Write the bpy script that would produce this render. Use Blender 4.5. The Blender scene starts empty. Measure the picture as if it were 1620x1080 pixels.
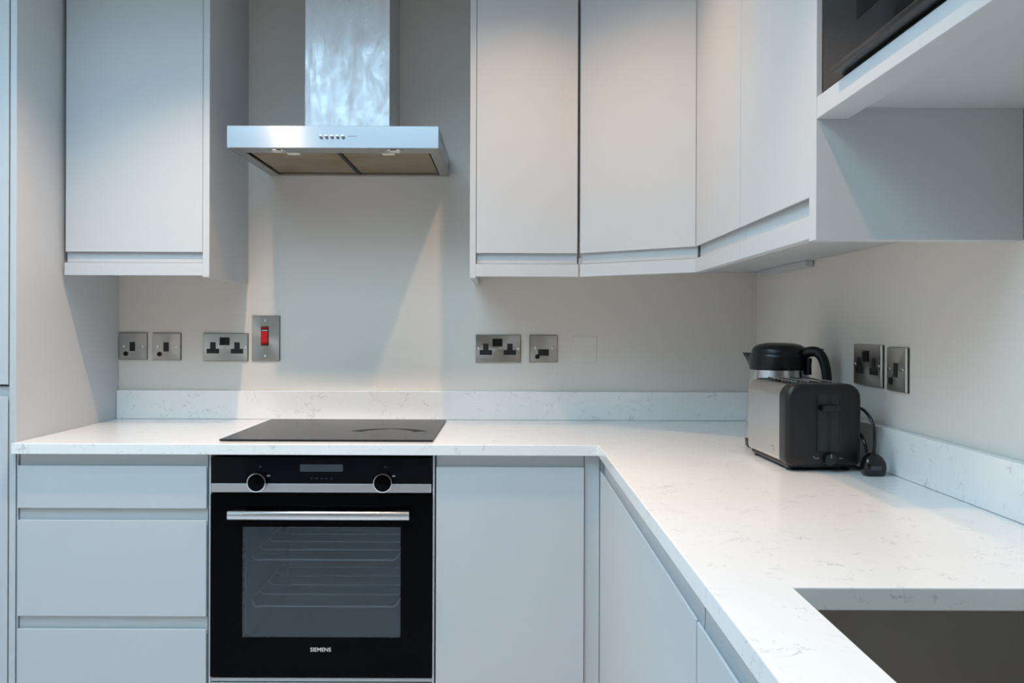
import bpy, bmesh, math, random
from mathutils import Vector, Matrix

random.seed(7)
S = bpy.context.scene
COL = S.collection
PI = math.pi

# ---------------------------------------------------------------- camera, light, exposure
F_PX = 1386.0
EYE = 1.216
cam_d = bpy.data.cameras.new('camera')
cam_d.sensor_width = 36.0
cam_d.lens = 36.0 * F_PX / 1620.0
cam_d.shift_x = (810 - 803) / 1620.0
cam_d.shift_y = -(540 - 518) / 1620.0
cam_d.clip_start = 0.02
cam = bpy.data.objects.new('camera', cam_d)
COL.objects.link(cam)
cam.location = (0, -2.918, EYE)
cam.rotation_mode = 'QUATERNION'
cam.rotation_quaternion = (Matrix.Rotation(PI / 2, 4, 'X') @ Matrix.Rotation(math.radians(0.2), 4, 'Z')).to_quaternion()
S.camera = cam

S.view_settings.view_transform = 'Standard'
S.view_settings.look = 'None'
S.view_settings.gamma = 1.0
S.view_settings.use_curve_mapping = False
S.view_settings.exposure = 0.0

SKY = 7.7
world = bpy.data.worlds.new('sky')
S.world = world
world.use_nodes = True
bg = world.node_tree.nodes['Background']
bg.inputs['Color'].default_value = (0.53, 0.80, 1.0, 1)
bg.inputs['Strength'].default_value = SKY


def portal(name, loc, rot, sx, sy):
    d = bpy.data.lights.new(name, 'AREA')
    d.shape = 'RECTANGLE'
    d.size, d.size_y = sx, sy
    d.cycles.is_portal = True
    o = bpy.data.objects.new(name, d)
    COL.objects.link(o)
    o.location = loc
    o.rotation_euler = rot


# daylight comes through a roof light behind the camera
ROOF = (-1.75, -0.15, -3.2, -1.15)
CEIL = 2.35
REAR_Y = -5.2
WELL = 0.6           # depth of the roof light's shaft
portal('roof_light_portal', ((ROOF[0] + ROOF[1]) / 2, (ROOF[2] + ROOF[3]) / 2, CEIL + WELL), (0, 0, 0), ROOF[1] - ROOF[0], ROOF[3] - ROOF[2])

SPOT_W = 52.0


def spot(x, y, w, c, cone, blend):
    d = bpy.data.lights.new('ceiling_or_fill_spot', 'SPOT')
    d.energy = SPOT_W * w
    d.color = c
    d.spot_size = math.radians(cone)
    d.spot_blend = blend
    d.shadow_soft_size = 0.014
    o = bpy.data.objects.new('ceiling_or_fill_spot', d)
    COL.objects.link(o)
    o.location = (x, y, CEIL - 0.012)


for args in ((0.035, -0.87, 0.54, (1.0, 0.58, 0.30), 136, 1.0), (-0.80, -0.90, 1.06, (1.0, 0.68, 0.48), 107, 0.9), (0.13, -1.70, 0.58, (1.0, 0.58, 0.30), 80, 0.7),
             (0.13, -3.7, 0.6, (1.0, 0.55, 0.28), 112, 0.7), (-0.8, -3.7, 0.6, (1.0, 0.55, 0.28), 112, 0.7)):  # this rear pair is unseen, added behind the camera as warm fill
    spot(*args)



# ---------------------------------------------------------------- materials
def mat(name, color, rough=0.5, metal=0.0, **kw):
    m = bpy.data.materials.new(name)
    m.use_nodes = True
    b = m.node_tree.nodes['Principled BSDF']
    b.inputs['Base Color'].default_value = (*color, 1)
    b.inputs['Roughness'].default_value = rough
    b.inputs['Metallic'].default_value = metal
    for k, v in kw.items():
        b.inputs[k.replace('_', ' ')].default_value = v
    return m


def nodes(m):
    t = m.node_tree
    return t, t.nodes, t.links, t.nodes['Principled BSDF']


def coords(t, scale=(1, 1, 1)):
    g = t.nodes.new('ShaderNodeNewGeometry')
    mp = t.nodes.new('ShaderNodeMapping')
    mp.inputs['Scale'].default_value = scale
    t.links.new(g.outputs['Position'], mp.inputs['Vector'])
    return mp.outputs['Vector']


def noise(t, vec, scale, detail=3, rough=0.5, dist=0.0):
    n = t.nodes.new('ShaderNodeTexNoise')
    n.inputs['Scale'].default_value = scale
    n.inputs['Detail'].default_value = detail
    n.inputs['Roughness'].default_value = rough
    n.inputs['Distortion'].default_value = dist
    t.links.new(vec, n.inputs['Vector'])
    return n.outputs['Fac']


def ramp(t, fac, stops):
    r = t.nodes.new('ShaderNodeValToRGB')
    e = r.color_ramp.elements
    while len(e) < len(stops):
        e.new(0.5)
    for i, (p, c) in enumerate(stops):
        e[i].position = p
        e[i].color = (c, c, c, 1) if isinstance(c, float) else (*c, 1)
    t.links.new(fac, r.inputs['Fac'])
    return r.outputs['Color']


def mathn(t, op, a, b=None):
    n = t.nodes.new('ShaderNodeMath')
    n.operation = op
    for i, v in enumerate((a, b)):
        if v is None:
            continue
        if isinstance(v, (int, float)):
            n.inputs[i].default_value = v
        else:
            t.links.new(v, n.inputs[i])
    return n.outputs[0]


def bump(t, height, strength, dist=0.001):
    n = t.nodes.new('ShaderNodeBump')
    n.inputs['Strength'].default_value = strength
    n.inputs['Distance'].default_value = dist
    t.links.new(height, n.inputs['Height'])
    return n.outputs['Normal']


def paint(name, color, rough, grain=90.0, strength=0.08, **kw):
    m = mat(name, color, rough, **kw)
    t, N, L, b = nodes(m)
    L.new(bump(t, noise(t, coords(t), grain, 4), strength), b.inputs['Normal'])
    return m


M = {}
M['wall'] = paint('warm_grey_wall_paint', (0.77, 0.735, 0.68), 0.75, 140, 0.12)
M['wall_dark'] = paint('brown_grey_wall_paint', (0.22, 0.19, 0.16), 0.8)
M['ceiling'] = paint('white_ceiling_paint', (0.80, 0.80, 0.79), 0.85)
M['cab'] = paint('satin_light_grey_cabinet_paint', (0.56, 0.588, 0.606), 0.42, 60, 0.02)
M['carcass'] = paint('cabinet_board', (0.57, 0.595, 0.61), 0.55, 60, 0.02)


def quartz():
    m = mat('white_quartz', (0.90, 0.89, 0.875), 0.16)
    t, N, L, b = nodes(m)
    v = coords(t)
    w = coords(t, (1.0, 1.0, 1.0))
    n1 = noise(t, v, 13.0, 5, 0.6, 1.2)
    line = mathn(t, 'ABSOLUTE', mathn(t, 'SUBTRACT', n1, 0.5))
    vein = ramp(t, line, [(0.0, 1.0), (0.014, 0.0)])
    mask = ramp(t, noise(t, w, 24.0, 3, 0.6, 0.5), [(0.50, 0.0), (0.64, 1.0)])
    fac = mathn(t, 'MULTIPLY', mathn(t, 'MULTIPLY', vein, mask), 0.60)
    cloud = ramp(t, noise(t, v, 3.0, 4), [(0.3, (0.88, 0.875, 0.86)), (0.7, (0.92, 0.915, 0.905))])
    mix = N.new('ShaderNodeMix')
    mix.data_type = 'RGBA'
    L.new(fac, mix.inputs['Factor'])
    L.new(cloud, mix.inputs['A'])
    mix.inputs['B'].default_value = (0.42, 0.42, 0.42, 1)
    L.new(mix.outputs['Result'], b.inputs['Base Color'])
    return m


M['quartz'] = quartz()


def steel(name, color, rough, scale, strength=0.05, smear=False, aniso=0.0, tangent=None):
    m = mat(name, color, rough, 1.0)
    t, N, L, b = nodes(m)
    g = noise(t, coords(t, scale), 40.0, 3)
    if smear:
        v = coords(t, (2.2, 2.2, 0.9))
        s = noise(t, v, 8.0, 7, 0.7, 0.5)
        r = ramp(t, s, [(0.38, rough * 0.75), (0.66, rough * 1.7)])
        L.new(r, b.inputs['Roughness'])
        c = ramp(t, s, [(0.35, tuple(x * 0.74 for x in color)), (0.6, color)])
        L.new(c, b.inputs['Base Color'])
    L.new(bump(t, g, strength, 0.0005), b.inputs['Normal'])
    b.inputs['Anisotropic'].default_value = aniso
    if tangent:
        tn = N.new('ShaderNodeTangent')
        tn.direction_type = 'RADIAL'
        tn.axis = tangent
        L.new(tn.outputs['Tangent'], b.inputs['Tangent'])
    return m


M['steel'] = steel('brushed_steel', (0.42, 0.43, 0.45), 0.25, (1, 30, 30), 0.03, aniso=0.94, tangent='X')
M['chimney'] = steel('smeared_steel', (0.72, 0.74, 0.77), 0.36, (30, 30, 1), 0.02, smear=True, aniso=0.6, tangent='X')
M['kettle_steel'] = mat('polished_kettle_steel', (0.60, 0.60, 0.60), 0.22, 1.0)
M['steel_under'] = steel('dull_steel', (0.50, 0.50, 0.49), 0.35, (1, 30, 30))
M['plate'] = steel('radial_brushed_nickel', (0.58, 0.56, 0.53), 0.30, (1, 1, 1), 0.0, aniso=0.75, tangent='Y')
M['chrome'] = mat('chrome', (0.78, 0.78, 0.80), 0.12, 1.0)
M['rack'] = mat('chrome_rack_wire', (0.92, 0.93, 0.94), 0.40, 0.25)
M['black_gloss'] = mat('glossy_black_plastic', (0.006, 0.006, 0.007), 0.14)
M['satin'] = mat('satin_aluminium', (0.75, 0.77, 0.80), 0.30, 1.0)
M['sink'] = steel('dark_sink_steel', (0.42, 0.40, 0.37), 0.36, (1, 30, 30))
M['toaster_steel'] = steel('toaster_steel', (0.62, 0.61, 0.59), 0.34, (30, 1, 30))
M['black'] = mat('black_plastic', (0.007, 0.007, 0.008), 0.30, Specular_IOR_Level=0.35)
M['black_soft'] = paint('soft_black_plastic', (0.009, 0.009, 0.010), 0.38, 400, 0.05, Specular_IOR_Level=0.4)
M['insert'] = mat('black_socket_insert', (0.008, 0.007, 0.007), 0.45)
M['oven_glass'] = mat('black_oven_glass', (0.0012, 0.0016, 0.0025), 0.05, Specular_IOR_Level=0.06)
M['panel_glass'] = mat('black_panel_glass', (0.004, 0.005, 0.007), 0.06, Specular_IOR_Level=0.22)
M['oven_dark'] = mat('dark_enamel', (0.105, 0.13, 0.148), 0.35)
M['display'] = mat('display_glass', (0.055, 0.065, 0.075), 0.15)
M['print_dim'] = mat('dim_grey_print', (0.05, 0.055, 0.065), 0.3)
M['print_white'] = mat('white_print', (0.80, 0.80, 0.80), 0.4)
M['print_grey'] = mat('grey_print', (0.30, 0.30, 0.30), 0.4)
M['red'] = mat('red_rocker', (0.62, 0.012, 0.012), 0.25)
M['red_dark'] = mat('red_neon_window', (0.20, 0.01, 0.01), 0.2)


def hob_mat(name, gain, rough):
    m = bpy.data.materials.new(name)
    m.use_nodes = True
    t = m.node_tree
    t.nodes.remove(t.nodes['Principled BSDF'])
    df = t.nodes.new('ShaderNodeBsdfDiffuse')
    df.inputs['Color'].default_value = (0.012, 0.012, 0.013, 1)
    gl = t.nodes.new('ShaderNodeBsdfGlossy')
    gl.inputs['Roughness'].default_value = rough
    fr = t.nodes.new('ShaderNodeFresnel')
    fr.inputs['IOR'].default_value = 1.45
    mx = t.nodes.new('ShaderNodeMixShader')
    t.links.new(mathn(t, 'MULTIPLY', fr.outputs[0], gain), mx.inputs[0])
    t.links.new(df.outputs[0], mx.inputs[1])
    t.links.new(gl.outputs[0], mx.inputs[2])
    t.links.new(mx.outputs[0], t.nodes['Material Output'].inputs['Surface'])
    return m


M['hob'] = hob_mat('ceramic_hob_glass', 0.68, 0.07)
M['hob_crescent'] = hob_mat('dull_hob_crescent', 0.22, 0.25)
M['gasket'] = mat('dark_seal', (0.02, 0.02, 0.02), 0.6)
M['latch'] = mat('pale_latch', (0.85, 0.80, 0.70), 0.5)
M['lamp_glass'] = mat('frosted_lamp_glass', (0.75, 0.74, 0.70), 0.25)
M['frame_white'] = paint('white_frame_paint', (0.75, 0.76, 0.77), 0.4)


def filter_mat():
    m = mat('greasy_mesh_filter', (0.30, 0.25, 0.18), 0.42, 0.75)
    t, N, L, b = nodes(m)
    v = coords(t)
    s = noise(t, v, 7.0, 4, 0.6)
    L.new(ramp(t, s, [(0.35, (0.40, 0.34, 0.26)), (0.65, (0.33, 0.23, 0.12))]), b.inputs['Base Color'])
    w1 = N.new('ShaderNodeTexVoronoi')
    w1.inputs['Scale'].default_value = 260
    L.new(v, w1.inputs['Vector'])
    L.new(bump(t, w1.outputs['Distance'], 0.35, 0.001), b.inputs['Normal'])
    return m


M['filter'] = filter_mat()


def tile_mat():
    m = mat('grey_floor_tile', (0.60, 0.62, 0.64), 0.4)
    t, N, L, b = nodes(m)
    L.new(ramp(t, noise(t, coords(t), 5, 4), [(0.3, (0.60, 0.62, 0.64)), (0.7, (0.66, 0.68, 0.70))]), b.inputs['Base Color'])
    return m


M['floor'] = tile_mat()


def window_pane():
    # tinted oven-door pane: partly see-through, partly mirror
    m = bpy.data.materials.new('tinted_oven_pane')
    m.use_nodes = True
    t = m.node_tree
    t.nodes.remove(t.nodes['Principled BSDF'])
    out = t.nodes['Material Output']
    tr = t.nodes.new('ShaderNodeBsdfTransparent')
    tr.inputs['Color'].default_value = (0.78, 0.84, 0.88, 1)
    gl = t.nodes.new('ShaderNodeBsdfGlossy')
    gl.inputs['Color'].default_value = (0.8, 0.9, 1, 1)
    gl.inputs['Roughness'].default_value = 0.05
    mx = t.nodes.new('ShaderNodeMixShader')
    fr = t.nodes.new('ShaderNodeFresnel')
    fr.inputs['IOR'].default_value = 1.6
    t.links.new(fr.outputs[0], mx.inputs[0])
    t.links.new(tr.outputs[0], mx.inputs[1])
    t.links.new(gl.outputs[0], mx.inputs[2])
    t.links.new(mx.outputs[0], out.inputs['Surface'])
    return m


M['pane'] = window_pane()


# ---------------------------------------------------------------- builders
def thing(name, loc, label, cat, group=None, rz=0.0):
    o = bpy.data.objects.new(name, None)
    o.empty_display_size = 0.05
    COL.objects.link(o)
    o.location = loc
    o.rotation_euler = (0, 0, rz)
    o['label'] = label
    o['category'] = cat
    if group:
        o['group'] = group
    return o


def root_of(o):
    while o.parent:
        o = o.parent
    return o


class MB:
    """collects shapes into one bmesh"""

    def __init__(self):
        self.bm = bmesh.new()

    def box(self, x0, x1, y0, y1, z0, z1):
        vs = [self.bm.verts.new((x, y, z)) for z in (z0, z1) for y in (y0, y1) for x in (x0, x1)]
        for f in ((0, 2, 3, 1), (4, 5, 7, 6), (0, 1, 5, 4), (2, 6, 7, 3), (0, 4, 6, 2), (1, 3, 7, 5)):
            self.bm.faces.new([vs[i] for i in f])
        return self

    def prism(self, pts, axis, a0, a1):
        """closed 2-D outline extruded along an axis; outline coordinates are the other two axes in xyz order"""
        def P(p, a):
            u, v = p
            return {'x': (a, u, v), 'y': (u, a, v), 'z': (u, v, a)}[axis]
        A = [self.bm.verts.new(P(p, a0)) for p in pts]
        B = [self.bm.verts.new(P(p, a1)) for p in pts]
        n = len(pts)
        for i in range(n):
            self.bm.faces.new((A[i], A[(i + 1) % n], B[(i + 1) % n], B[i]))
        self.bm.faces.new(A[::-1])
        self.bm.faces.new(B)
        return self

    def loops(self, rings, cap=True):
        """skin a list of closed rings of equal length"""
        R = [[self.bm.verts.new(p) for p in r] for r in rings]
        n = len(R[0])
        for a, b in zip(R, R[1:]):
            for i in range(n):
                self.bm.faces.new((a[i], a[(i + 1) % n], b[(i + 1) % n], b[i]))
        if cap:
            self.bm.faces.new(R[0][::-1])
            self.bm.faces.new(R[-1])
        return self

    def lathe(self, prof, c=(0, 0, 0), axis='z', n=32, sx=1.0):
        rings = []
        for r, h in prof:
            ring = []
            for k in range(n):
                a = 2 * PI * k / n
                u, v = r * math.cos(a) * sx, r * math.sin(a)
                p = {'z': (u, v, h), 'y': (u, h, v), 'x': (h, u, v)}[axis]
                ring.append((c[0] + p[0], c[1] + p[1], c[2] + p[2]))
            rings.append(ring)
        return self.loops(rings)

    def tube(self, path, r, n=8, taper=None):
        path = [Vector(p) for p in path]
        rings = []
        up = Vector((0.13, 0.21, 0.97)).normalized()
        for i, p in enumerate(path):
            d = (path[min(i + 1, len(path) - 1)] - path[max(i - 1, 0)]).normalized()
            a = d.cross(up)
            if a.length < 1e-3:
                a = d.cross(Vector((1, 0, 0)))
            a.normalize()
            b = d.cross(a).normalized()
            rr = r if taper is None else taper[i]
            ra, rb = rr if isinstance(rr, tuple) else (rr, rr)
            rings.append([tuple(p + a * (ra * math.cos(2 * PI * k / n)) + b * (rb * math.sin(2 * PI * k / n))) for k in range(n)])
        return self.loops(rings)

    def build(self, name, m, parent=None, bevel=0.0, seg=2, smooth=False, origin=None, kind=None, angle=30):
        bm = self.bm
        bmesh.ops.recalc_face_normals(bm, faces=bm.faces)
        if bevel:
            es = [e for e in bm.edges if len(e.link_faces) == 2 and e.calc_face_angle(0) > math.radians(angle)]
            bmesh.ops.bevel(bm, geom=es, offset=bevel, segments=seg, profile=0.5, affect='EDGES', clamp_overlap=True)
            bmesh.ops.recalc_face_normals(bm, faces=bm.faces)
        if origin is None and parent is not None:
            r = root_of(parent)
            origin = r.location if abs(r.rotation_euler.z) < 1e-6 else Vector((0, 0, 0))
        if origin is not None:
            bmesh.ops.translate(bm, verts=bm.verts, vec=-Vector(origin))
        me = bpy.data.meshes.new(name)
        bm.to_mesh(me)
        bm.free()
        me.materials.append(M[m] if isinstance(m, str) else m)
        if smooth:
            for p in me.polygons:
                p.use_smooth = True
            me.set_sharp_from_angle(angle=math.radians(38))
        o = bpy.data.objects.new(name, me)
        COL.objects.link(o)
        if parent is not None:
            o.parent = parent
        elif origin is not None:
            o.location = origin
        if kind:
            o['kind'] = kind
        return o


def structure(name, mb, m, bevel=0.0):
    return mb.build(name, m, None, bevel, kind='structure')


def bez(pts, n=12):
    """Catmull-Rom through points"""
    P = [Vector(p) for p in pts]
    P = [2 * P[0] - P[1]] + P + [2 * P[-1] - P[-2]]
    out = []
    for i in range(1, len(P) - 2):
        a, b, c, d = P[i - 1:i + 3]
        for k in range(n):
            t = k / n
            out.append(0.5 * ((2 * b) + (c - a) * t + (2 * a - 5 * b + 4 * c - d) * t * t + (3 * b - a - 3 * c + d) * t ** 3))
    out.append(P[-2])
    return out


def rrect(w, z0, z1, rt, rb, n=5):
    """rounded rectangle outline in (u, z), centred in u"""
    pts = []
    for cx, cz, r, a0 in ((w / 2 - rt, z1 - rt, rt, 0), (-w / 2 + rt, z1 - rt, rt, 90), (-w / 2 + rb, z0 + rb, rb, 180), (w / 2 - rb, z0 + rb, rb, 270)):
        for k in range(n + 1):
            a = math.radians(a0 + 90 * k / n)
            pts.append((cx + r * math.cos(a), cz + r * math.sin(a)))
    return pts


def text_mesh(body, size, name, m, parent, loc, align='CENTER', depth=0.0003):
    cu = bpy.data.curves.new(name, 'FONT')
    cu.body = body
    cu.size = size
    cu.align_x = align
    cu.align_y = 'CENTER'
    cu.extrude = depth
    cu.offset = size * 0.004
    tmp = bpy.data.objects.new(name + '_curve', cu)
    COL.objects.link(tmp)
    me = bpy.data.meshes.new_from_object(tmp.evaluated_get(bpy.context.evaluated_depsgraph_get()))
    bpy.data.objects.remove(tmp)
    me.transform(Matrix.Rotation(PI / 2, 4, 'X'))
    me.materials.clear()
    me.materials.append(M[m])
    me.name = name
    o = bpy.data.objects.new(name, me)
    COL.objects.link(o)
    o.parent = parent
    r = root_of(parent)
    o.location = Vector(loc) - r.location
    return o


# ---------------------------------------------------------------- the room
WX = 0.830        # right wall
LX = -2.05        # left wall
TX = -1.294       # side of the tall unit
structure('wall_back', MB().box(LX - 0.1, WX + 0.1, 0, 0.1, 0, CEIL), 'wall')
structure('wall_right', MB().box(WX, WX + 0.1, REAR_Y, 0, 0, CEIL), 'wall')
structure('wall_left', MB().box(LX - 0.1, LX, REAR_Y, 0, 0, CEIL), 'wall')
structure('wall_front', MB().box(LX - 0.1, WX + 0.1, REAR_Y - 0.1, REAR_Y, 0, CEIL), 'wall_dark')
structure('floor', MB().box(LX - 0.1, WX + 0.1, REAR_Y - 0.1, 0.1, -0.1, 0), 'floor')
structure('ceiling', MB().box(LX - 0.1, WX + 0.1, ROOF[3], 0.1, CEIL, CEIL + WELL).box(LX - 0.1, WX + 0.1, REAR_Y - 0.1, ROOF[2], CEIL, CEIL + WELL)
          .box(LX - 0.1, ROOF[0], ROOF[2], ROOF[3], CEIL, CEIL + WELL).box(ROOF[1], WX + 0.1, ROOF[2], ROOF[3], CEIL, CEIL + WELL), 'ceiling')
wf = MB()
for x in (ROOF[0], ROOF[1] - 0.05):
    wf.box(x, x + 0.05, ROOF[2], ROOF[3], CEIL + WELL - 0.08, CEIL + WELL - 0.02)
for y in (ROOF[2], (ROOF[2] + ROOF[3]) / 2 - 0.025, ROOF[3] - 0.05):
    wf.box(ROOF[0], ROOF[1], y, y + 0.05, CEIL + WELL - 0.08, CEIL + WELL - 0.02)
structure('window_1', wf, 'frame_white')

# ---------------------------------------------------------------- cabinet parts
TH = 0.022


def jprofile(H, up):
    """section of a handleless door: y depth from the front face, z; lip at H, back upright rises by `up`"""
    pts = [(0, 0), (0, H), (0.0032, H), (0.0042, H - 0.004), (0.0050, H - 0.010), (0.0064, H - 0.0135),
           (0.0084, H - 0.0135), (0.0100, H - 0.010), (0.0112, H - 0.001), (0.0118, H + up), (TH, H + up), (TH, 0)]
    return pts


def jdoor(name, parent, x, y, z, w, H, up, rz=0.0, flip=False, label=None, m='cab'):
    """a door or drawer front: bottom-left-front corner at x,y,z, width w towards local +x"""
    pts = jprofile(H, up)
    if flip:
        pts = [(a, (H + up) - b) for a, b in pts]
    o = MB().prism(pts, 'x', 0, w).build(name, m, parent, 0.0008, 1, origin=(0, 0, 0), smooth=False)
    r = root_of(parent)
    o.location = Vector((x, y, z)) - r.location
    o.rotation_euler = (0, 0, rz)
    if label:
        o['label'] = label
    return o


def carcass(parent, x0, x1, y0, y1, z0, z1, open_side='-y', t=0.018, name='carcass'):
    b = MB()
    b.box(x0, x1, y0, y1, z0, z0 + t).box(x0, x1, y0, y1, z1 - t, z1)
    if open_side == '-y':
        b.box(x0, x0 + t, y0, y1, z0 + t, z1 - t).box(x1 - t, x1, y0, y1, z0 + t, z1 - t).box(x0 + t, x1 - t, y1 - t, y1, z0 + t, z1 - t)
    else:
        b.box(x0, x1, y0, y0 + t, z0 + t, z1 - t).box(x0, x1, y1 - t, y1, z0 + t, z1 - t).box(x1 - t, x1, y0 + t, y1 - t, z0 + t, z1 - t)
    return b.build(name, 'carcass', parent)


FY = -0.615        # front plane of the back-run base fronts
CT = 0.910         # worktop height
SB = CT - 0.028    # worktop underside

# tall unit on the left
t = thing('tall_cabinet', (-1.66, -0.3, 0), 'tall light grey larder cabinet at the left edge beside the worktop', 'cabinet')
MB().box(TX - 0.017, TX, -0.612, -0.002, 0, 2.33).build('side_panel', 'cab', t, 0.001, 1)
carcass(t, -2.02, TX - 0.018, -0.588, -0.002, 0.12, 2.33)
jdoor('door', t, -1.92, -0.612, 0.125, 0.605, 0.905, 0.026, label='lower larder door')
MB().box(-1.92, -1.315, -0.612, -0.590, 1.0615, 2.33).build('door', 'cab', t, 0.001, 1)['label'] = 'upper larder door'
MB().box(-1.95, TX - 0.018, -0.56, -0.54, 0.0, 0.118).build('plinth', 'cab', t)

# drawer unit
t = thing('drawer_unit', (-1.04, -0.3, 0), 'light grey base unit with three handleless drawers left of the oven', 'drawers')
x0, x1 = -1.2905, -0.784
carcass(t, x0, x1, FY + 0.024, -0.02, 0.15, SB - 0.002)
for zb, zt, lab in ((0.7376, 0.849, 'shallow top drawer front'), (0.4536, 0.706, 'deep middle drawer front'), (0.155, 0.4203, 'deep bottom drawer front')):
    jdoor('drawer', t, -1.2865, FY, zb, 0.4965, zt - zb, 0.030, label=lab)
MB().box(x0, -1.2885, FY + 0.004, FY + 0.024, 0.15, SB - 0.002).build('end_filler', 'cab', t, 0.0005, 1)
MB().box(x0, x1, -0.56, -0.545, 0, 0.148).build('plinth', 'cab', t)

# oven housing
t = thing('oven_housing', (-0.487, -0.3, 0), 'light grey housing unit around the black built-in oven', 'cabinet')
for xa in (-0.7835, -0.1955):
    MB().box(xa, xa + 0.005, FY + 0.002, -0.02, 0.15, SB - 0.002).build('side_panel', 'cab', t, 0.0005, 1)
MB().box(-0.778, -0.1955, FY + 0.004, -0.02, 0.283, 0.292).build('oven_shelf', 'cab', t, 0.0005, 1)
MB().box(-0.778, -0.1955, FY, FY + 0.02, 0.155, 0.2795).build('bottom_panel', 'cab', t, 0.0008, 1)
MB().box(-0.7835, -0.1905, -0.56, -0.545, 0, 0.148).build('plinth', 'cab', t)

# base cabinet right of the oven
t = thing('base_cabinet', (0.03, -0.3, 0), 'light grey base cabinet with single door between oven and inner corner', 'cabinet')
carcass(t, -0.1895, 0.2445, FY + 0.024, -0.02, 0.15, SB - 0.002)
jdoor('door', t, -0.1860, FY, 0.155, 0.3887, 0.849 - 0.155, 0.030)
MB().box(0.2045, 0.2440, FY + 0.010, FY + 0.0238, 0.15, SB - 0.002).build('corner_post', 'cab', t, 0.0006, 1)
MB().box(-0.1895, 0.2445, -0.56, -0.545, 0, 0.148).build('plinth', 'cab', t)

# right run base cabinets
RX = 0.2455
rh = 0.8385
for i, (ya, yb, lab) in enumerate(((-0.600, -1.784, 'long light grey base cabinet on the right run, nearest the inner corner'),
                                   (-1.788, -2.62, 'light grey base cabinet under the sink at the bottom of the picture'))):
    t = thing('base_cabinet', (0.53, (ya + yb) / 2, 0), lab, 'cabinet', 'right run base cabinets')
    if i == 0:
        carcass(t, RX + 0.024, 0.80, yb + 0.001, ya, 0.15, SB - 0.002, '-x')
    else:
        b = MB()
        b.box(RX + 0.024, 0.80, yb, ya, 0.15, 0.168).box(RX + 0.024, 0.80, yb, yb + 0.018, 0.168, SB - 0.002)
        b.box(0.782, 0.80, yb + 0.018, ya, 0.168, SB - 0.002).box(RX + 0.024, 0.80, ya - 0.018, ya, 0.168, 0.60)
        b.build('carcass', 'carcass', t)
    jdoor('door', t, RX, ya - 0.001, 0.155, abs(yb - ya) - 0.003, rh - 0.155, SB - 0.004 - rh, rz=-PI / 2)
    if i == 0:
        MB().box(RX, RX + 0.0230, -0.5995, -0.5900, 0.15, SB - 0.002).build('corner_filler', 'cab', t, 0.0005, 1)
    MB().box(RX + 0.05, RX + 0.066, yb, ya, 0, 0.148).build('plinth', 'cab', t)

# ---------------------------------------------------------------- worktop and upstands
SINK = (0.339, 0.735, -2.40, -1.881)


def worktop():
    bm = bmesh.new()
    xs = [TX + 0.0008, 0.237, SINK[0], SINK[1], WX - 0.0008]
    ys = [-2.75, SINK[2], SINK[3], -0.635, -0.0008]
    V = {}

    def vert(i, j, z):
        k = (i, j, z)
        if k not in V:
            V[k] = bm.verts.new((xs[i], ys[j], z))
        return V[k]
    cells = set()
    for i in range(4):
        for j in range(4):
            if j == 3 or (i >= 1 and not (i == 2 and j == 1)):
                cells.add((i, j))
    for i, j in cells:
        bm.faces.new([vert(a, b, CT) for a, b in ((i, j), (i + 1, j), (i + 1, j + 1), (i, j + 1))])
        bm.faces.new([vert(a, b, SB) for a, b in ((i, j), (i, j + 1), (i + 1, j + 1), (i + 1, j))])
        for di, dj, e in ((0, -1, ((i, j), (i + 1, j))), (0, 1, ((i + 1, j + 1), (i, j + 1))), (-1, 0, ((i, j + 1), (i, j))), (1, 0, ((i + 1, j), (i + 1, j + 1)))):
            if (i + di, j + dj) not in cells:
                (a, b), (c, d) = e
                bm.faces.new((vert(a, b, CT), vert(a, b, SB), vert(c, d, SB), vert(c, d, CT)))
    mb = MB()
    mb.bm.free()
    mb.bm = bm
    return mb


o = worktop().build('worktop', 'quartz', None, 0.0018, 2, origin=(0.0, -0.3, CT))
o['label'] = 'white quartz L-shaped worktop with a cut-out for the sink'
o['category'] = 'worktop'
o = MB().box(TX + 0.001, WX - 0.021, -0.0205, -0.0008, CT + 0.0006, CT + 0.094).build('upstand', 'quartz', None, 0.0012, 2, origin=(-0.2, -0.01, CT))
o['label'] = 'long white quartz upstand along the back wall behind the hob'
o['category'] = 'upstand'
o = MB().box(WX - 0.0208, WX - 0.0008, -2.75, -0.0215, CT + 0.0006, CT + 0.094).build('upstand', 'quartz', None, 0.0012, 2, origin=(WX - 0.01, -1.4, CT))
o['label'] = 'white quartz upstand on the right wall behind the toaster'
o['category'] = 'upstand'

# ---------------------------------------------------------------- sink
t = thing('sink', (0.537, -2.14, SB - 0.2), 'dark steel undermount sink set in the white worktop at bottom right', 'sink')
sx0, sx1, sy0, sy1 = SINK[0] - 0.004, SINK[1] + 0.004, SINK[2] - 0.004, SINK[3] + 0.004
bm = bmesh.new()
top, bot = SB - 0.001, SB - 0.20


def ring(x0, x1, y0, y1, z, r, n=6):
    pts = []
    for cx, cy, a0 in ((x1 - r, y1 - r, 0), (x0 + r, y1 - r, 90), (x0 + r, y0 + r, 180), (x1 - r, y0 + r, 270)):
        for k in range(n + 1):
            a = math.radians(a0 + 90 * k / n)
            pts.append((cx + r * math.cos(a), cy + r * math.sin(a), z))
    return pts


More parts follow.
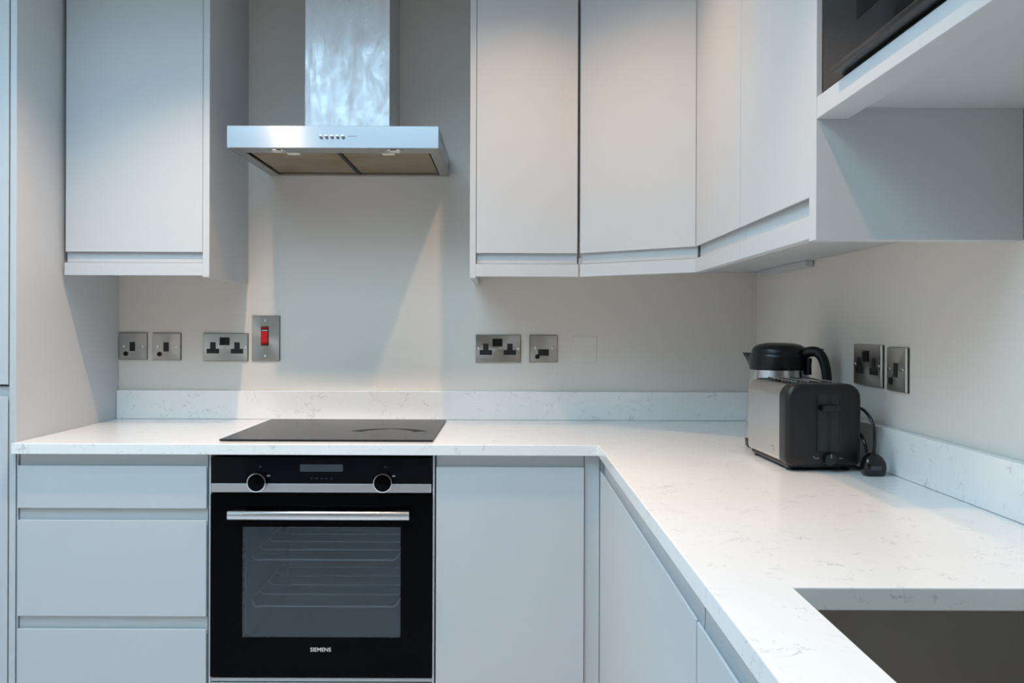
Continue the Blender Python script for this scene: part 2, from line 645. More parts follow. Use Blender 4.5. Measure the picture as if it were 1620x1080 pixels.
mb = MB()
rr = [ring(sx0 - 0.02, sx1 + 0.02, sy0 - 0.02, sy1 + 0.02, top, 0.02), ring(sx0, sx1, sy0, sy1, top, 0.02), ring(sx0 + 0.002, sx1 - 0.002, sy0 + 0.002, sy1 - 0.002, bot + 0.03, 0.02),
      ring(sx0 + 0.010, sx1 - 0.010, sy0 + 0.010, sy1 - 0.010, bot + 0.008, 0.02), ring(sx0 + 0.03, sx1 - 0.03, sy0 + 0.03, sy1 - 0.03, bot, 0.02),
      ring(sx0 + 0.17, sx1 - 0.17, sy0 + 0.22, sy1 - 0.22, bot - 0.003, 0.02)]
mb.loops(rr, cap=False)
mb.bm.faces.new([v for v in list(mb.bm.verts)[-28:]])
mb.build('basin', 'sink', t, smooth=True)
MB().lathe([(0.001, 0.0), (0.045, 0.0), (0.045, 0.004), (0.036, 0.004), (0.030, 0.001), (0.001, 0.001)], (0.537, -2.14, bot - 0.001)).build('drain', 'kettle_steel', t, smooth=True)

# ---------------------------------------------------------------- hob
t = thing('induction_hob', (-0.487, -0.31, CT), 'flat black glass hob set on the worktop above the oven', 'hob')
# front edge px 340..683 at y 699; back edge 430..708 at y 662
MB().prism([(-0.768, -0.583), (-0.199, -0.583), (-0.199, -0.062), (-0.768, -0.062)], 'z', CT + 0.0015, CT + 0.0060).build('glass', 'hob', t, 0.0012, 2)
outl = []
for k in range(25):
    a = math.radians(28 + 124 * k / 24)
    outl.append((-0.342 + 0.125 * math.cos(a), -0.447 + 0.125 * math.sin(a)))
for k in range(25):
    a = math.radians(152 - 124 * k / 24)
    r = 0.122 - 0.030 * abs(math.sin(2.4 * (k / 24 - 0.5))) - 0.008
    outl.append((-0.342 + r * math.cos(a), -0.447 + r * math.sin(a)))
MB().prism(outl, 'z', CT + 0.00603, CT + 0.00615).build('dull_crescent', 'hob_crescent', t)  # thin crescent laid on the glass, with weaker, blurrier gloss
MB().box(-0.764, -0.203, -0.579, -0.066, CT + 0.0004, CT + 0.0014).build('seal', 'gasket', t)

# ---------------------------------------------------------------- oven
OX0, OX1 = -0.7775, -0.1965
OC = (OX0 + OX1) / 2
t = thing('built_in_oven', (OC, -0.4, 0.296), 'black glass built-in oven with two round knobs under the hob', 'oven')
OF = FY - 0.004
b = MB()
b.box(OX0 + 0.015, OX0 + 0.085, OF + 0.028, -0.06, 0.30, 0.872).box(OX1 - 0.085, OX1 - 0.015, OF + 0.028, -0.06, 0.30, 0.872)
b.box(OX0 + 0.085, OX1 - 0.085, OF + 0.028, -0.06, 0.30, 0.385).box(OX0 + 0.085, OX1 - 0.085, OF + 0.028, -0.06, 0.705, 0.872)
b.box(OX0 + 0.085, OX1 - 0.085, -0.13, -0.06, 0.385, 0.705)
b.build('cavity', 'oven_dark', t)
cp = MB().box(OX0, OX1, OF, OF + 0.027, 0.8045, 0.8735).build('control_panel', 'panel_glass', t, 0.0008, 1)
MB().box(OX0 + 0.002, OX1 - 0.002, OF - 0.0005, OF + 0.026, 0.7815, 0.8043).build('steel_strip', 'satin', t, 0.0006, 1)
MB().prism(rrect(0.113, 0.8365, 0.8555, 0.003, 0.003, 3), 'y', OF - 0.0008, OF - 0.0001).build('display', 'display', cp).location.x = 0
dsp = [c for c in cp.children if c.name.startswith('display')][0]
dsp.location.x = OC + 0.0 - 0.0
# icons under the display and over the knobs
for k, dx in enumerate((-0.026, -0.013, 0.0, 0.013, 0.026)):
    ic = MB().lathe([(0.0001, 0), (0.0022, 0), (0.0022, -0.0003), (0.0001, -0.0003)], (OC + dx, OF - 0.0001, 0.8185), 'y', 8) if k % 2 == 0 else MB().box(OC + dx - 0.0035, OC + dx + 0.0035, OF - 0.0004, OF - 0.0001, 0.8178, 0.8192)
    ic.build('touch_icon', 'print_dim', cp)
for kx in (-0.652, -0.3235):
    MB().lathe([(0.0022, -0.0001), (0.0034, -0.0001), (0.0034, -0.0004), (0.0022, -0.0004), (0.0022, -0.0001)], (kx + 0.004, OF, 0.8485), 'y', 14).build('knob_icon', 'print_dim', cp)
    kn = MB().lathe([(0.0205, 0), (0.0225, -0.004), (0.0225, -0.020), (0.0215, -0.0205)], (kx, OF - 0.001, 0.8105), 'y', 40).build('knob', 'oven_glass', t, smooth=True)
    MB().lathe([(0.0215, -0.0190), (0.0246, -0.0190), (0.0250, -0.0205), (0.0246, -0.0222), (0.0222, -0.0226), (0.0215, -0.0215), (0.0215, -0.0190)], (kx, OF - 0.001, 0.8105), 'y', 48).build('knob_ring', 'chrome', kn, smooth=True)
    MB().box(kx + 0.0222, kx + 0.0305, OF - 0.0015, OF - 0.0002, 0.8235, 0.8275).build('pointer', 'print_grey', kn)
dz0, dz1 = 0.2985, 0.7755
wx0, wx1, wz0, wz1 = -0.694, -0.2785, 0.401, 0.6915
b = MB()
b.box(OX0, wx0, OF - 0.001, OF + 0.022, dz0, dz1).box(wx1, OX1, OF - 0.001, OF + 0.022, dz0, dz1)
b.box(wx0, wx1, OF - 0.001, OF + 0.022, dz0, wz0).box(wx0, wx1, OF - 0.001, OF + 0.022, wz1, dz1)
door = b.build('door', 'oven_glass', t)
MB().box(wx0 + 0.0003, wx1 - 0.0003, OF + 0.0006, OF + 0.0026, wz0 + 0.0003, wz1 - 0.0003).build('window_pane', 'pane', door)
# handle bar with rounded front and end brackets
hx0, hx1, hz0, hz1, hy = -0.7205, -0.2520, 0.7180, 0.7405, OF - 0.046
pts = [(hy + 0.014, hz0 + 0.001), (hy + 0.004, hz0), (hy + 0.0008, hz0 + 0.003), (hy, hz0 + 0.009), (hy, hz1 - 0.009), (hy + 0.0008, hz1 - 0.003), (hy + 0.004, hz1), (hy + 0.014, hz1 - 0.001)]
hd = MB().prism(pts, 'x', hx0, hx1).build('handle', 'satin', door, 0.0006, 1, smooth=True)
for bx in (hx0 + 0.004, hx1 - 0.040):
    MB().box(bx, bx + 0.036, hy + 0.0142, OF - 0.0012, hz0 + 0.004, hz1 - 0.003).build('handle_bracket', 'black', hd, 0.002, 2)
text_mesh('SIEMENS', 0.0148, 'lettering', 'print_white', door, (-0.4875, OF - 0.0013, 0.3695))
# racks inside
for z, lab in ((0.5935, 'upper chrome wire rack inside the dark oven'), (0.4690, 'lower chrome wire rack inside the dark oven')):
    rk = thing('oven_rack', (OC, -0.38, z), lab, 'rack', 'oven racks')
    xa, xb, ya, yb = OX0 + 0.090, OX1 - 0.090, OF + 0.045, -0.16
    b = MB()
    b.tube(bez([(xa, ya + 0.03, z + 0.014), (xa + 0.004, ya + 0.012, z + 0.010), (xa + 0.016, ya, z), (xa + 0.05, ya, z), (OC, ya, z), (xb - 0.05, ya, z), (xb - 0.016, ya, z), (xb - 0.004, ya + 0.012, z + 0.010), (xb, ya + 0.03, z + 0.014)], 5), 0.0028, 6)
    b.tube([(xa, ya + 0.03, z + 0.014), (xa, yb, z + 0.014)], 0.0022, 6).tube([(xb, ya + 0.03, z + 0.014), (xb, yb, z + 0.014)], 0.0022, 6)
    b.build('rack_frame', 'rack', rk, smooth=True)
    b = MB()
    for k in range(1, 5):
        y = ya + 0.091 * k
        b.tube([(xa, y, z + 0.0135), (xa + 0.012, y, z + 0.004), (xb - 0.012, y, z + 0.004), (xb, y, z + 0.0135)], 0.0020, 6)
    b.build('rack_bars', 'rack', rk, smooth=True)

# ---------------------------------------------------------------- extractor hood
HX0, HX1, HY0, HZ0, HZ1 = -0.788, -0.195, -0.465, 1.717, 1.779
t = thing('extractor_hood', (-0.49, -0.23, HZ0), 'brushed steel box extractor hood with tall chimney above the hob', 'extractor hood')
b = MB()
b.box(HX0, HX1, HY0, HY0 + 0.004, HZ0, HZ1).box(HX0, HX0 + 0.004, HY0 + 0.004, -0.002, HZ0, HZ1).box(HX1 - 0.004, HX1, HY0 + 0.004, -0.002, HZ0, HZ1)
b.box(HX0 + 0.004, HX1 - 0.004, HY0 + 0.004, -0.002, HZ1 - 0.004, HZ1)
can = b.build('canopy', 'steel', t, 0.0008, 1)
b = MB()
b.box(HX0 + 0.0042, HX1 - 0.0042, HY0 + 0.0042, HY0 + 0.075, HZ0 + 0.0005, HZ0 + 0.005)
b.box(HX0 + 0.0042, HX0 + 0.030, HY0 + 0.0752, -0.004, HZ0 + 0.0005, HZ0 + 0.005).box(HX1 - 0.030, HX1 - 0.0042, HY0 + 0.0752, -0.004, HZ0 + 0.0005, HZ0 + 0.005)
b.box(HX0 + 0.0302, HX1 - 0.0302, -0.024, -0.004, HZ0 + 0.0005, HZ0 + 0.005)
b.build('underside_frame', 'steel_under', t)
b = MB()
b.box(HX0 + 0.0302, HX1 - 0.0302, HY0 + 0.0752, -0.0242, HZ0 + 0.022, HZ0 + 0.024)
b.build('inner_tray', 'gasket', t)
mid = (HX0 + HX1) / 2
for xa, xb in ((HX0 + 0.036, mid - 0.006), (mid + 0.006, HX1 - 0.036)):
    f = MB().box(xa, xb, HY0 + 0.078, -0.034, HZ0 + 0.006, HZ0 + 0.014).build('grease_filter', 'filter', t, 0.001, 1)
    lx = -0.6275 if xa < mid - 0.1 else -0.350
    MB().box(lx - 0.018, lx + 0.018, HY0 + 0.084, HY0 + 0.122, HZ0 + 0.0035, HZ0 + 0.0059).build('latch', 'latch', f, 0.0006, 1)
b = MB().box(mid - 0.005, mid + 0.005, HY0 + 0.0752, -0.0242, HZ0 + 0.002, HZ0 + 0.012)
b.build('divider', 'gasket', t)
for lx in (-0.657, -0.323):
    lm = MB().lathe([(0.017, 0.0), (0.024, 0.0), (0.025, -0.0015), (0.022, -0.0035), (0.017, -0.0025), (0.017, 0.0)], (lx, -0.428, HZ0 + 0.0004), 'z', 28).build('lamp', 'chrome', t, smooth=True)
    MB().lathe([(0.001, 0.0), (0.0168, 0.0), (0.0160, -0.0015), (0.001, -0.0018)], (lx, -0.428, HZ0 + 0.0004), 'z', 24).build('lamp_glass', 'lamp_glass', lm, smooth=True)
for k in range(5):
    MB().lathe([(0.0046, 0), (0.0046, -0.006), (0.0038, -0.0075), (0.0005, -0.0078)], (-0.5245 + 0.0155 * k, HY0 - 0.0002, 1.7485), 'y', 18).build('button', 'chrome', t, smooth=True)
MB().box(-0.449, -0.424, HY0 - 0.0006, HY0 - 0.0001, 1.7490, 1.7510).build('badge', 'print_grey', t)
CX0, CX1, CY0 = -0.620, -0.362, -0.248
b = MB()
b.box(CX0, CX1, CY0, CY0 + 0.0015, HZ1 + 0.0005, CEIL - 0.001).box(CX0, CX0 + 0.0015, CY0 + 0.0015, -0.001, HZ1 + 0.0005, CEIL - 0.001).box(CX1 - 0.0015, CX1, CY0 + 0.0015, -0.001, HZ1 + 0.0005, CEIL - 0.001)
b.build('chimney', 'chimney', t, 0.0006, 1)

# ---------------------------------------------------------------- wall cabinets
WF = -0.380          # front plane of the back-run wall cabinets
LIP, PT, PB, EB = 1.431, 1.400, 1.3638, 1.3590
TOP = 2.30


def wall_cabinet(label, x0, x1, dx0, dx1, ends, group='wall cabinets'):
    t = thing('wall_cabinet', ((x0 + x1) / 2, WF / 2, PB), label, 'cabinet', group)
    carcass(t, x0, x1, WF + 0.024, -0.002, PT + 0.001, TOP)
    jdoor('door', t, dx0, WF, PT + 0.0015, dx1 - dx0, TOP - LIP - 0.002, LIP - PT - 0.001, flip=True)
    MB().box(dx0 - 0.003, dx1 + 0.003, WF, WF + 0.020, PB, PT).build('pelmet', 'cab', t, 0.0006, 1)
    for (a, c) in ends:
        MB().box(a, c, WF - 0.001, -0.002, EB, TOP).build('end_panel', 'cab', t, 0.0008, 1)
    return t


wall_cabinet('light grey wall cabinet left of the hood, beside the tall larder cabinet', -1.288, -0.8845, -1.2815, -0.8850, [(-0.8838, -0.8645)])
wall_cabinet('narrow light grey wall cabinet just right of the hood', -0.0920, 0.2040, -0.0915, 0.2015, [(-0.1105, -0.0927)])

# diagonal corner cabinet
XF = 0.496
A = Vector((0.2085, WF, 0))
B = Vector((XF, -0.608, 0))
t = thing('corner_wall_cabinet', (0.5, -0.3, PB), 'light grey corner wall cabinet with a diagonal door', 'cabinet', 'wall cabinets')
ang = math.atan2(B.y - A.y, B.x - A.x)
wd = (B - A).length
jdoor('door', t, A.x, A.y, PT + 0.0015, wd - 0.0008, TOP - LIP - 0.002, LIP - PT - 0.001, rz=ang, flip=True)
nrm = Vector((-math.sin(ang), math.cos(ang), 0))
pel = [A, B, B + nrm * 0.020 + Vector((0.012, 0.012, 0)), A + nrm * 0.020]
MB().prism([(p.x, p.y) for p in pel], 'z', PB, PT).build('pelmet', 'cab', t, 0.0006, 1)
o1, o2 = A + nrm * 0.024, B + nrm * 0.024
body = [(0.2055, -0.002), (0.2055, o1.y), (o1.x, o1.y), (o2.x, o2.y), (WX - 0.002, o2.y), (WX - 0.002, -0.002)]
b = MB()
b.prism(body, 'z', PT + 0.001, PT + 0.019).prism(body, 'z', TOP - 0.018, TOP)
b.box(0.2055, 0.223, o1.y + 0.01, -0.002, PT + 0.02, TOP - 0.019)
b.build('carcass', 'carcass', t)
MB().box(0.806, 0.8275, -0.545, -0.12, 1.3840, PT + 0.0005).build('cable_trunking', 'cab', t, 0.001, 1)
MB().box(0.5125, 0.5300, -0.6085, -0.5925, PT + 0.0015, LIP - 0.001).build('corner_post', 'cab', t)

# right run
for i, (ya, yb, lab) in enumerate(((-0.6084, -1.0465, 'light grey wall cabinet on the right wall, next to the diagonal corner door'),
                                   (-1.0485, -1.4765, 'light grey wall cabinet on the right wall, ending at the open microwave shelf'))):
    t = thing('wall_cabinet', (0.66, (ya + yb) / 2, PB), lab, 'cabinet', 'wall cabinets')
    yc = ya if i else o2.y - 0.002
    carcass(t, XF + 0.024, WX - 0.002, yb, yc, PT + 0.001, TOP, '-x')
    jdoor('door', t, XF, ya - 0.0005, PT + 0.0015, ya - yb - 0.0012, TOP - LIP - 0.002, LIP - PT - 0.001, rz=-PI / 2, flip=True)
    MB().box(XF, XF + 0.020, yb, ya, PB, PT).build('pelmet', 'cab', t, 0.0006, 1)
    if i:
        MB().box(XF - 0.001, WX - 0.001, yb - 0.0325, yb - 0.0008, EB, TOP).build('end_panel', 'cab', t, 0.0008, 1)
        PY = yb - 0.0328

# ---------------------------------------------------------------- microwave shelf unit
SY1 = -2.22
t = thing('microwave_shelf', (0.66, -1.85, 1.553), 'light grey shelf unit holding the microwave above the right worktop', 'shelf')
MB().box(XF, XF + 0.050, SY1, PY, 1.553, 1.5885).build('front_rail', 'cab', t, 0.0008, 1)
MB().box(XF + 0.0502, WX - 0.001, SY1, PY, 1.5715, 1.5885).build('shelf_board', 'cab', t, 0.0005, 1)
MB().box(XF + 0.002, WX - 0.001, SY1, PY, TOP - 0.02, TOP).build('top_board', 'cab', t, 0.0005, 1)
MB().box(XF, WX - 0.001, SY1 - 0.022, SY1 - 0.0005, 1.553, TOP).build('end_panel', 'cab', t, 0.0005, 1)
t = thing('microwave', (0.66, -1.85, 1.589), 'black glass microwave on the shelf at the top right corner', 'microwave')
my0, my1, mz0, mz1 = SY1 + 0.012, PY - 0.010, 1.5892, 1.965
MB().box(XF + 0.022, WX - 0.03, my0, my1, mz0 + 0.004, mz1).build('body', 'black', t, 0.002, 2)
md = MB().box(XF + 0.004, XF + 0.0215, my0 + 0.003, my1 - 0.0035, mz0 + 0.003, mz1 - 0.002).build('door', 'panel_glass', t, 0.0008, 1)
MB().box(XF + 0.003, XF + 0.0215, my1 - 0.0032, my1, mz0 + 0.002, mz1).build('trim_strip', 'satin', t)
hy0, hy1 = my0 + 0.10, -1.606
pts = [(XF + 0.0038, 1.5945), (XF - 0.008, 1.5955), (XF - 0.0145, 1.5995), (XF - 0.015, 1.6045), (XF - 0.010, 1.6085), (XF + 0.0038, 1.6105)]
MB().prism(pts, 'y', hy0, hy1).build('handle', 'black', md, 0.001, 1, smooth=True)
MB().box(XF + 0.0035, XF + 0.0039, my0 + 0.03, -1.66, 1.66, 1.93).build('window_pane', 'oven_glass', md)


# ---------------------------------------------------------------- wall plates
def plate(name, loc, w, h, kind, label, cat, group, rz=0.0):
    """local frame: x right, -y out of the wall, z up"""
    t = thing(name, loc, label, cat, group, rz)
    Z = (0, 0, 0)
    g = 0.0065
    b = MB()
    b.loops([[(-w / 2, -0.0005, -h / 2), (w / 2, -0.0005, -h / 2), (w / 2, -0.0005, h / 2), (-w / 2, -0.0005, h / 2)],
             [(-w / 2, -0.0060, -h / 2), (w / 2, -0.0060, -h / 2), (w / 2, -0.0060, h / 2), (-w / 2, -0.0060, h / 2)],
             [(-w / 2 + 0.0015, -g - 0.001, -h / 2 + 0.0015), (w / 2 - 0.0015, -g - 0.001, -h / 2 + 0.0015), (w / 2 - 0.0015, -g - 0.001, h / 2 - 0.0015), (-w / 2 + 0.0015, -g - 0.001, h / 2 - 0.0015)]])
    b.build('face_plate', 'wall' if kind == 'blank' else 'plate', t, origin=Z)
    F = -g - 0.001
    if kind != 'blank':
        MB().box(-w / 2 - 0.0008, w / 2 + 0.0008, -0.0030, -0.0004, -h / 2 - 0.0008, h / 2 + 0.0008).build('gasket', 'gasket', t, origin=Z)

    def screw(x, z):
        s = MB().lathe([(0.0036, 0.0), (0.0036, -0.0006), (0.0026, -0.0014), (0.0002, -0.0016)], (x, F, z), 'y', 14).build('screw', 'chrome', t, smooth=True, origin=Z)
        MB().box(x - 0.0026, x + 0.0026, F - 0.0018, F - 0.0014, z - 0.0004, z + 0.0004).build('slot', 'gasket', s, origin=Z)

    def dark(n, x0, x1, z0, z1, m='insert', d=0.0012):
        return MB().box(x0, x1, F - d, F - 0.0001, z0, z1).build(n, m, t, 0.0003, 1, origin=Z)
    if kind == 'double':
        for cx in (-0.0415, 0.0385):
            MB().prism([(cx - 0.0205, -0.0207), (cx + 0.0205, -0.0207), (cx + 0.0205, -0.005), (cx + 0.009, -0.005), (cx + 0.009, 0.0165),
                        (cx - 0.009, 0.0165), (cx - 0.009, -0.005), (cx - 0.0205, -0.005)], 'y', F - 0.0012, F - 0.0001).build('pin_insert', 'insert', t, origin=Z)
        dark('switch_surround', -0.0195, 0.0137, 0.0066, 0.0330)
        dark('rocker', -0.0172, -0.0040, 0.0095, 0.0302, 'black', 0.0040)
        dark('rocker', -0.0018, 0.0114, 0.0095, 0.0302, 'black', 0.0040)
        screw(-0.0655, 0.0)
        screw(0.0655, 0.0)
    elif kind == 'spur':
        dark('fuse_carrier', -0.0105, 0.0075, -0.0164, 0.0140)
        MB().lathe([(0.0078, 0), (0.0078, -0.003), (0.0055, -0.0036), (0.0002, -0.0028)], (-0.0230, F, -0.0250), 'y', 20).build('cable_outlet', 'black', t, smooth=True, origin=Z)
        screw(-0.031, 0)
        screw(0.030, 0)
    elif kind == 'spur_wide':
        dark('fuse_carrier', -0.0180, 0.0180, -0.0234, -0.0020)
        MB().lathe([(0.0078, 0), (0.0078, -0.003), (0.0055, -0.0036), (0.0002, -0.0028)], (-0.0200, F, -0.0265), 'y', 20).build('cable_outlet', 'black', t, smooth=True, origin=Z)
        screw(-0.027, 0.002)
        screw(0.029, 0.002)
    elif kind == 'cooker':
        MB().box(-0.0155, 0.0098, F - 0.0010, F - 0.0001, -0.0250, 0.0392).build('rocker_surround', 'insert', t, origin=Z)
        rk = dark('rocker', -0.0132, 0.0075, -0.0215, 0.0225, 'red', 0.0055)
        MB().box(-0.0132, 0.0075, F - 0.0058, F - 0.0056, -0.0205, -0.0150).build('rocker_mark', 'red_dark', rk, origin=Z)
        dark('neon_lamp', -0.0128, 0.0072, 0.0290, 0.0370, 'red_dark', 0.0022)
        dark('divider', -0.0128, 0.0072, 0.0245, 0.0268, 'print_white', 0.0022)
        screw(-0.0015, 0.059)
        screw(-0.0015, -0.059)
    elif kind == 'blank':
        for x in (-0.026, 0.026):
            MB().lathe([(0.0028, 0), (0.0028, -0.0006), (0.0002, -0.0008)], (x, F, 0), 'y', 12).build('screw_cap', 'wall', t, smooth=True, origin=Z)
    return t


W1, W2, H1 = 0.0915, 0.1480, 0.0885
plate('fused_spur', (-1.2445, -0.0003, 1.1500), W1, H1, 'spur', 'brushed nickel fused spur plate nearest the tall larder cabinet', 'spur switch', 'fused spur plates')
plate('fused_spur', (-1.1325, -0.0003, 1.1490), W1, H1, 'spur', 'brushed nickel fused spur plate, second from the tall larder cabinet', 'spur switch', 'fused spur plates')
plate('double_socket', (-0.9370, -0.0003, 1.1475), W2, H1 + 0.002, 'double', 'brushed nickel double socket left of the red cooker switch', 'socket', 'double sockets')
plate('cooker_switch', (-0.8035, -0.0003, 1.1780), W1, W2, 'cooker', 'tall brushed nickel cooker switch with a red rocker', 'switch', None)
plate('double_socket', (-0.0305, -0.0003, 1.1460), W2, H1 + 0.002, 'double', 'brushed nickel double socket under the narrow wall cabinet right of hood', 'socket', 'double sockets')
plate('fused_spur', (0.1195, -0.0003, 1.1465), W1, H1, 'spur_wide', 'brushed nickel fused spur with horizontal fuse carrier right of a double socket', 'spur switch', 'fused spur plates')
plate('blank_plate', (0.2560, 0.0052, 1.1440), 0.0835, 0.0885, 'blank', 'blanking plate painted over in wall colour on the back wall', 'plate', None)
plate('double_socket', (WX - 0.0003, -0.913, 1.1330), 0.152, 0.0925, 'double', 'dark nickel double socket on the right wall behind the toaster', 'socket', 'double sockets', -PI / 2)
plate('fused_spur', (WX - 0.0003, -1.064, 1.1300), W1, 0.0925, 'spur', 'dark nickel fused spur on the right wall, nearest the viewer', 'spur switch', 'fused spur plates', -PI / 2)

# ---------------------------------------------------------------- toaster
TW, TL = 0.164, 0.290
t = thing('toaster', (0.672, -0.905, CT), 'two-slot toaster with black ends and brushed steel sides', 'toaster', None, math.radians(2.0))
Z = (0, 0, 0)
yf, yb_ = -TL / 2, TL / 2
outer = rrect(TW, 0.012, 0.188, 0.030, 0.014)
inner = rrect(TW - 0.006, 0.014, 0.185, 0.028, 0.012)


def cap(y0, y1, sgn):
    """black end cap with a rounded rim; y1 is the outer face"""
    rings = []
    for k in range(6):
        a = PI / 2 * k / 5
        inset = 0.014 * (1 - math.cos(a))
        y = y1 - sgn * 0.014 * (1 - math.sin(a))
        rings.append([(u * (TW - 2 * inset) / TW, y, 0.1 + (z - 0.1) * (0.176 - 2 * inset) / 0.176) for u, z in outer])
    rings = [[(u, y0, z) for u, z in outer]] + rings
    # first arc ring is at the rim start
    order = [rings[0]] + sorted(rings[1:], key=lambda r: sgn * r[0][1])
    fixed = [order[0]]
    for k in range(6):
        a = PI / 2 * k / 5
        inset = 0.014 * (1 - math.cos(a))
        y = y1 - sgn * 0.014 + sgn * 0.014 * math.sin(a)
        fixed.append([(u * (TW - 2 * inset) / TW, y, 0.1 + (z - 0.1) * (0.176 - 2 * inset) / 0.176) for u, z in outer])
    return MB().loops(fixed)


fc = cap(yf + 0.046, yf, -1).build('front_cap', 'black_soft', t, smooth=True, origin=Z)
outer = [(u * 0.94, 0.1 + (z - 0.1) * 0.97) for u, z in outer]
cap(yb_ - 0.0165, yb_, 1).build('rear_cap', 'black_soft', t, smooth=True, origin=Z)
# steel sides (two skins) and black top with slots
for sgn, lab in ((-1, 'steel side panel with a small dark mark'), (1, None)):
    arc = [(u, z) for u, z in inner if u * sgn > TW / 2 - 0.0305]
    arc.sort(key=lambda p: p[1])
    pts = [(u, z) for u, z in arc] + [(sgn * (abs(u) - 0.003), z) for u, z in reversed(arc)]
    sp = MB().prism(pts, 'y', yf + 0.0462, yb_ - 0.0170).build('side_panel', 'toaster_steel', t, smooth=True, origin=Z)
    if sgn < 0:
        sp['label'] = lab
        for k, (dz, ln) in enumerate(((0.0, 0.022), (-0.007, 0.010))):
            MB().box(-TW / 2 + 0.0024, -TW / 2 + 0.0029, -0.058, -0.058 + ln, 0.042 + dz, 0.0445 + dz).build('maker_mark', 'print_grey', sp, origin=Z)
b = MB()
zt0, zt1 = 0.176, 0.1835
for xa, xb in ((-0.052, -0.043), (-0.011, 0.011), (0.043, 0.052)):
    b.box(xa, xb, yf + 0.0462, yb_ - 0.0170, zt0, zt1)
for ya, yb2 in ((yf + 0.0462, yf + 0.056), (yb_ - 0.050, yb_ - 0.0170)):
    for xa, xb in ((-0.043, -0.011), (0.011, 0.043)):
        b.box(xa, xb, ya, yb2, zt0, zt1)
b.build('top_plate', 'black', t, origin=Z)
for xa, xb in ((-0.043, -0.011), (0.011, 0.043)):
    b = MB()
    for k in range(8):
        y = yf + 0.062 + k * 0.0225
        b.tube([(xa + 0.002, y, 0.189), (xa + 0.006, y, 0.150), (xa + 0.008, y, 0.06)], 0.0011, 5).tube([(xb - 0.002, y, 0.189), (xb - 0.006, y, 0.150), (xb - 0.008, y, 0.06)], 0.0011, 5)
    b.tube([(xa + 0.0015, yf + 0.058, 0.1890), (xa + 0.0015, yb_ - 0.052, 0.1890)], 0.0019, 6).tube([(xb - 0.0015, yf + 0.058, 0.1890), (xb - 0.0015, yb_ - 0.052, 0.1890)], 0.0019, 6)
    b.build('bread_cage', 'chrome', t, smooth=True, origin=Z)
MB().box(-TW / 2 + 0.010, TW / 2 - 0.010, yf + 0.02, yb_ - 0.02, 0.006, 0.0135).build('base', 'black', t, 0.002, 1, origin=Z)
for fx in (-0.060, 0.060):
    for fy in (-0.105, 0.105):
        MB().lathe([(0.009, 0.0), (0.010, 0.0015), (0.010, 0.0065)], (fx, fy, 0), 'z', 14).build('foot', 'gasket', t, smooth=True, origin=Z)
# lever channel, lever, dial, marks
b = MB()
lx = 0.009
b.box(lx - 0.0255, lx - 0.0225, yf - 0.003, yf - 0.0002, 0.044, 0.166).box(lx + 0.0225, lx + 0.0255, yf - 0.003, yf - 0.0002, 0.044, 0.166)
b.box(lx - 0.0225, lx - 0.0035, yf - 0.0016, yf - 0.0002, 0.044, 0.166).box(lx + 0.0035, lx + 0.0225, yf - 0.0016, yf - 0.0002, 0.044, 0.166)
b.build('lever_channel', 'black_gloss', fc, 0.0005, 1, origin=Z)
MB().box(lx - 0.0034, lx + 0.0034, yf - 0.0008, yf - 0.0001, 0.046, 0.164).build('lever_slot', 'insert', fc, origin=Z)
MB().prism([(lx - 0.0195, 0.131), (lx + 0.0195, 0.131), (lx + 0.0205, 0.136), (lx + 0.0195, 0.1445), (lx - 0.0195, 0.1445), (lx - 0.0205, 0.136)], 'y', yf - 0.017, yf - 0.002).build('lever', 'black_gloss', t, 0.002, 2, origin=Z)
dl = MB().lathe([(0.0135, 0.0), (0.0130, -0.009), (0.0118, -0.0125), (0.0005, -0.0130)], (lx, yf - 0.0002, 0.0290), 'y', 30).build('dial', 'black_gloss', t, smooth=True, origin=Z)
MB().box(lx - 0.0008, lx + 0.0008, yf - 0.0140, yf - 0.0131, 0.0320, 0.0405).build('dial_mark', 'print_grey', dl, origin=Z)
for mx, ln in ((lx - 0.026, 0.010), (lx + 0.026, 0.008)):
    MB().box(mx - ln / 2, mx + ln / 2, yf - 0.0006, yf - 0.0001, 0.0290, 0.0304).build('control_mark', 'print_grey', fc, origin=Z)
MB().box(lx - 0.0335, lx - 0.0315, yf - 0.0006, yf - 0.0001, 0.0320, 0.0350).build('control_mark', 'print_grey', fc, origin=Z)

# plug lying against the upstand and its cord
t = thing('power_plug', (0.764, -1.095, CT), 'black three-pin plug and looped cord lying right of the toaster', 'plug')
pl = MB()
px, py = 0.764, -1.090
rings = []
for zz, w, d, oy in ((0.0005, 0.040, 0.026, 0.0), (0.004, 0.046, 0.032, 0.0), (0.016, 0.049, 0.036, 0.0), (0.028, 0.046, 0.036, 0.0), (0.039, 0.034, 0.028, 0.001), (0.045, 0.020, 0.018, 0.002), (0.0475, 0.010, 0.010, 0.002)):
    rings.append([(px + p[0], py + oy + p[1], CT + zz) for p in rrect(w, -d / 2, d / 2, d * 0.3, d * 0.3, 3)])
pl.loops(rings)
pl.build('plug_body', 'black_gloss', t, smooth=True)
MB().box(px - 0.012, px + 0.010, py - 0.0188, py - 0.0178, CT + 0.014, CT + 0.022).build('plug_mark', 'print_dim', t)
path = bez([(0.757, -0.80, CT + 0.045), (0.766, -0.93, CT + 0.105), (0.768, -1.00, CT + 0.132), (0.770, -1.045, CT + 0.124), (0.773, -1.070, CT + 0.100), (0.770, -1.082, CT + 0.070), (0.766, -1.088, CT + 0.045)], 8)
MB().tube(path, 0.0034, 8).build('cord', 'black', t, smooth=True)
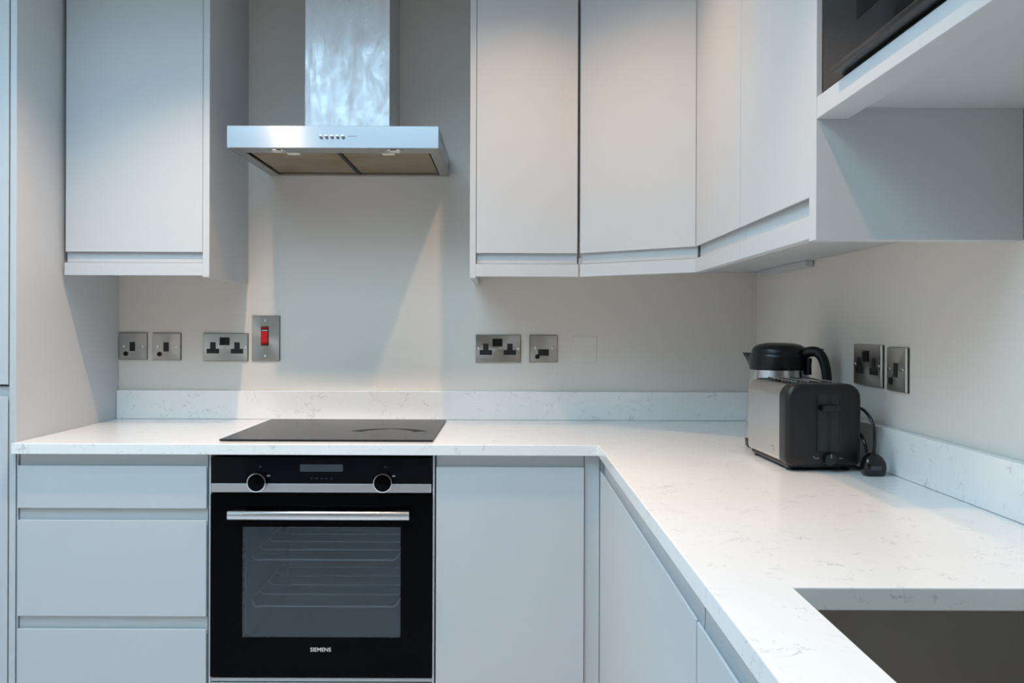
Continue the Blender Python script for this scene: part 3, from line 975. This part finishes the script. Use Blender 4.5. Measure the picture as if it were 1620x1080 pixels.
path = bez([(0.765, -0.82, CT + 0.020), (0.764, -0.95, CT + 0.090), (0.762, -1.03, CT + 0.078), (0.766, -1.055, CT + 0.040), (0.764, -1.060, CT + 0.012), (0.762, -1.03, CT + 0.005), (0.762, -0.97, CT + 0.005)], 8)
MB().tube(path, 0.0034, 8).build('cord', 'black', t, smooth=True)

# ---------------------------------------------------------------- kettle (local +x is the handle side)
t = thing('kettle', (0.700, -0.660, CT), 'steel jug kettle with black lid and handle behind the toaster', 'kettle', None, math.radians(-42))
MB().lathe([(0.050, 0.001), (0.080, 0.001), (0.084, 0.006), (0.085, 0.022), (0.083, 0.024), (0.05, 0.024)], n=40).build('base', 'black', t, smooth=True, origin=Z)
MB().lathe([(0.060, 0.0245), (0.0835, 0.0245), (0.0838, 0.028), (0.0815, 0.080), (0.0775, 0.140), (0.0735, 0.185), (0.0722, 0.2005), (0.060, 0.2010)], n=48).build('body', 'kettle_steel', t, smooth=True, origin=Z)
hd = MB()
rings = []
for z, r, sp in ((0.2012, 0.0735, 0.003), (0.206, 0.0740, 0.005), (0.220, 0.0732, 0.014), (0.232, 0.0722, 0.024), (0.2400, 0.0712, 0.031), (0.2425, 0.0690, 0.032)):
    ring_ = []
    for k in range(48):
        a = 2 * PI * k / 48
        d = abs(((a - PI + PI) % (2 * PI)) - PI)       # angle from the spout side (-x)
        q = max(0.0, 1 - d / 0.42)
        rad = r + sp * q * q * (3 - 2 * q)
        ring_.append((rad * math.cos(a), rad * math.sin(a), z))
    rings.append(ring_)
hd.loops(rings)
hd.build('collar', 'black', t, smooth=True, origin=Z)
MB().lathe([(0.0688, 0.2427), (0.0680, 0.2500), (0.0630, 0.2590), (0.0500, 0.2655), (0.0300, 0.2690), (0.0005, 0.2700)], n=40).build('lid', 'black', t, smooth=True, origin=Z)
hp = bez([(0.060, 0, 0.240), (0.082, 0, 0.2480), (0.102, 0, 0.246), (0.116, 0, 0.228), (0.124, 0, 0.195), (0.126, 0, 0.150), (0.120, 0, 0.105), (0.112, 0, 0.070), (0.096, 0, 0.052), (0.079, 0, 0.048)], 5)
n = len(hp)
MB().tube(hp, 0.01, 12, [(0.0125, 0.0145 - 0.0025 * math.sin(PI * i / (n - 1))) for i in range(n)]).build('handle', 'black', t, smooth=True, origin=Z)
MB().tube(bez([(0.079, 0, 0.190), (0.0785, 0, 0.215), (0.080, 0, 0.232)], 4), 0.007, 10).build('handle_root', 'black', t, smooth=True, origin=Z)
MB().box(0.096, 0.114, -0.008, 0.008, 0.2515, 0.2565).build('lid_button', 'black', t, 0.002, 2, origin=Z)
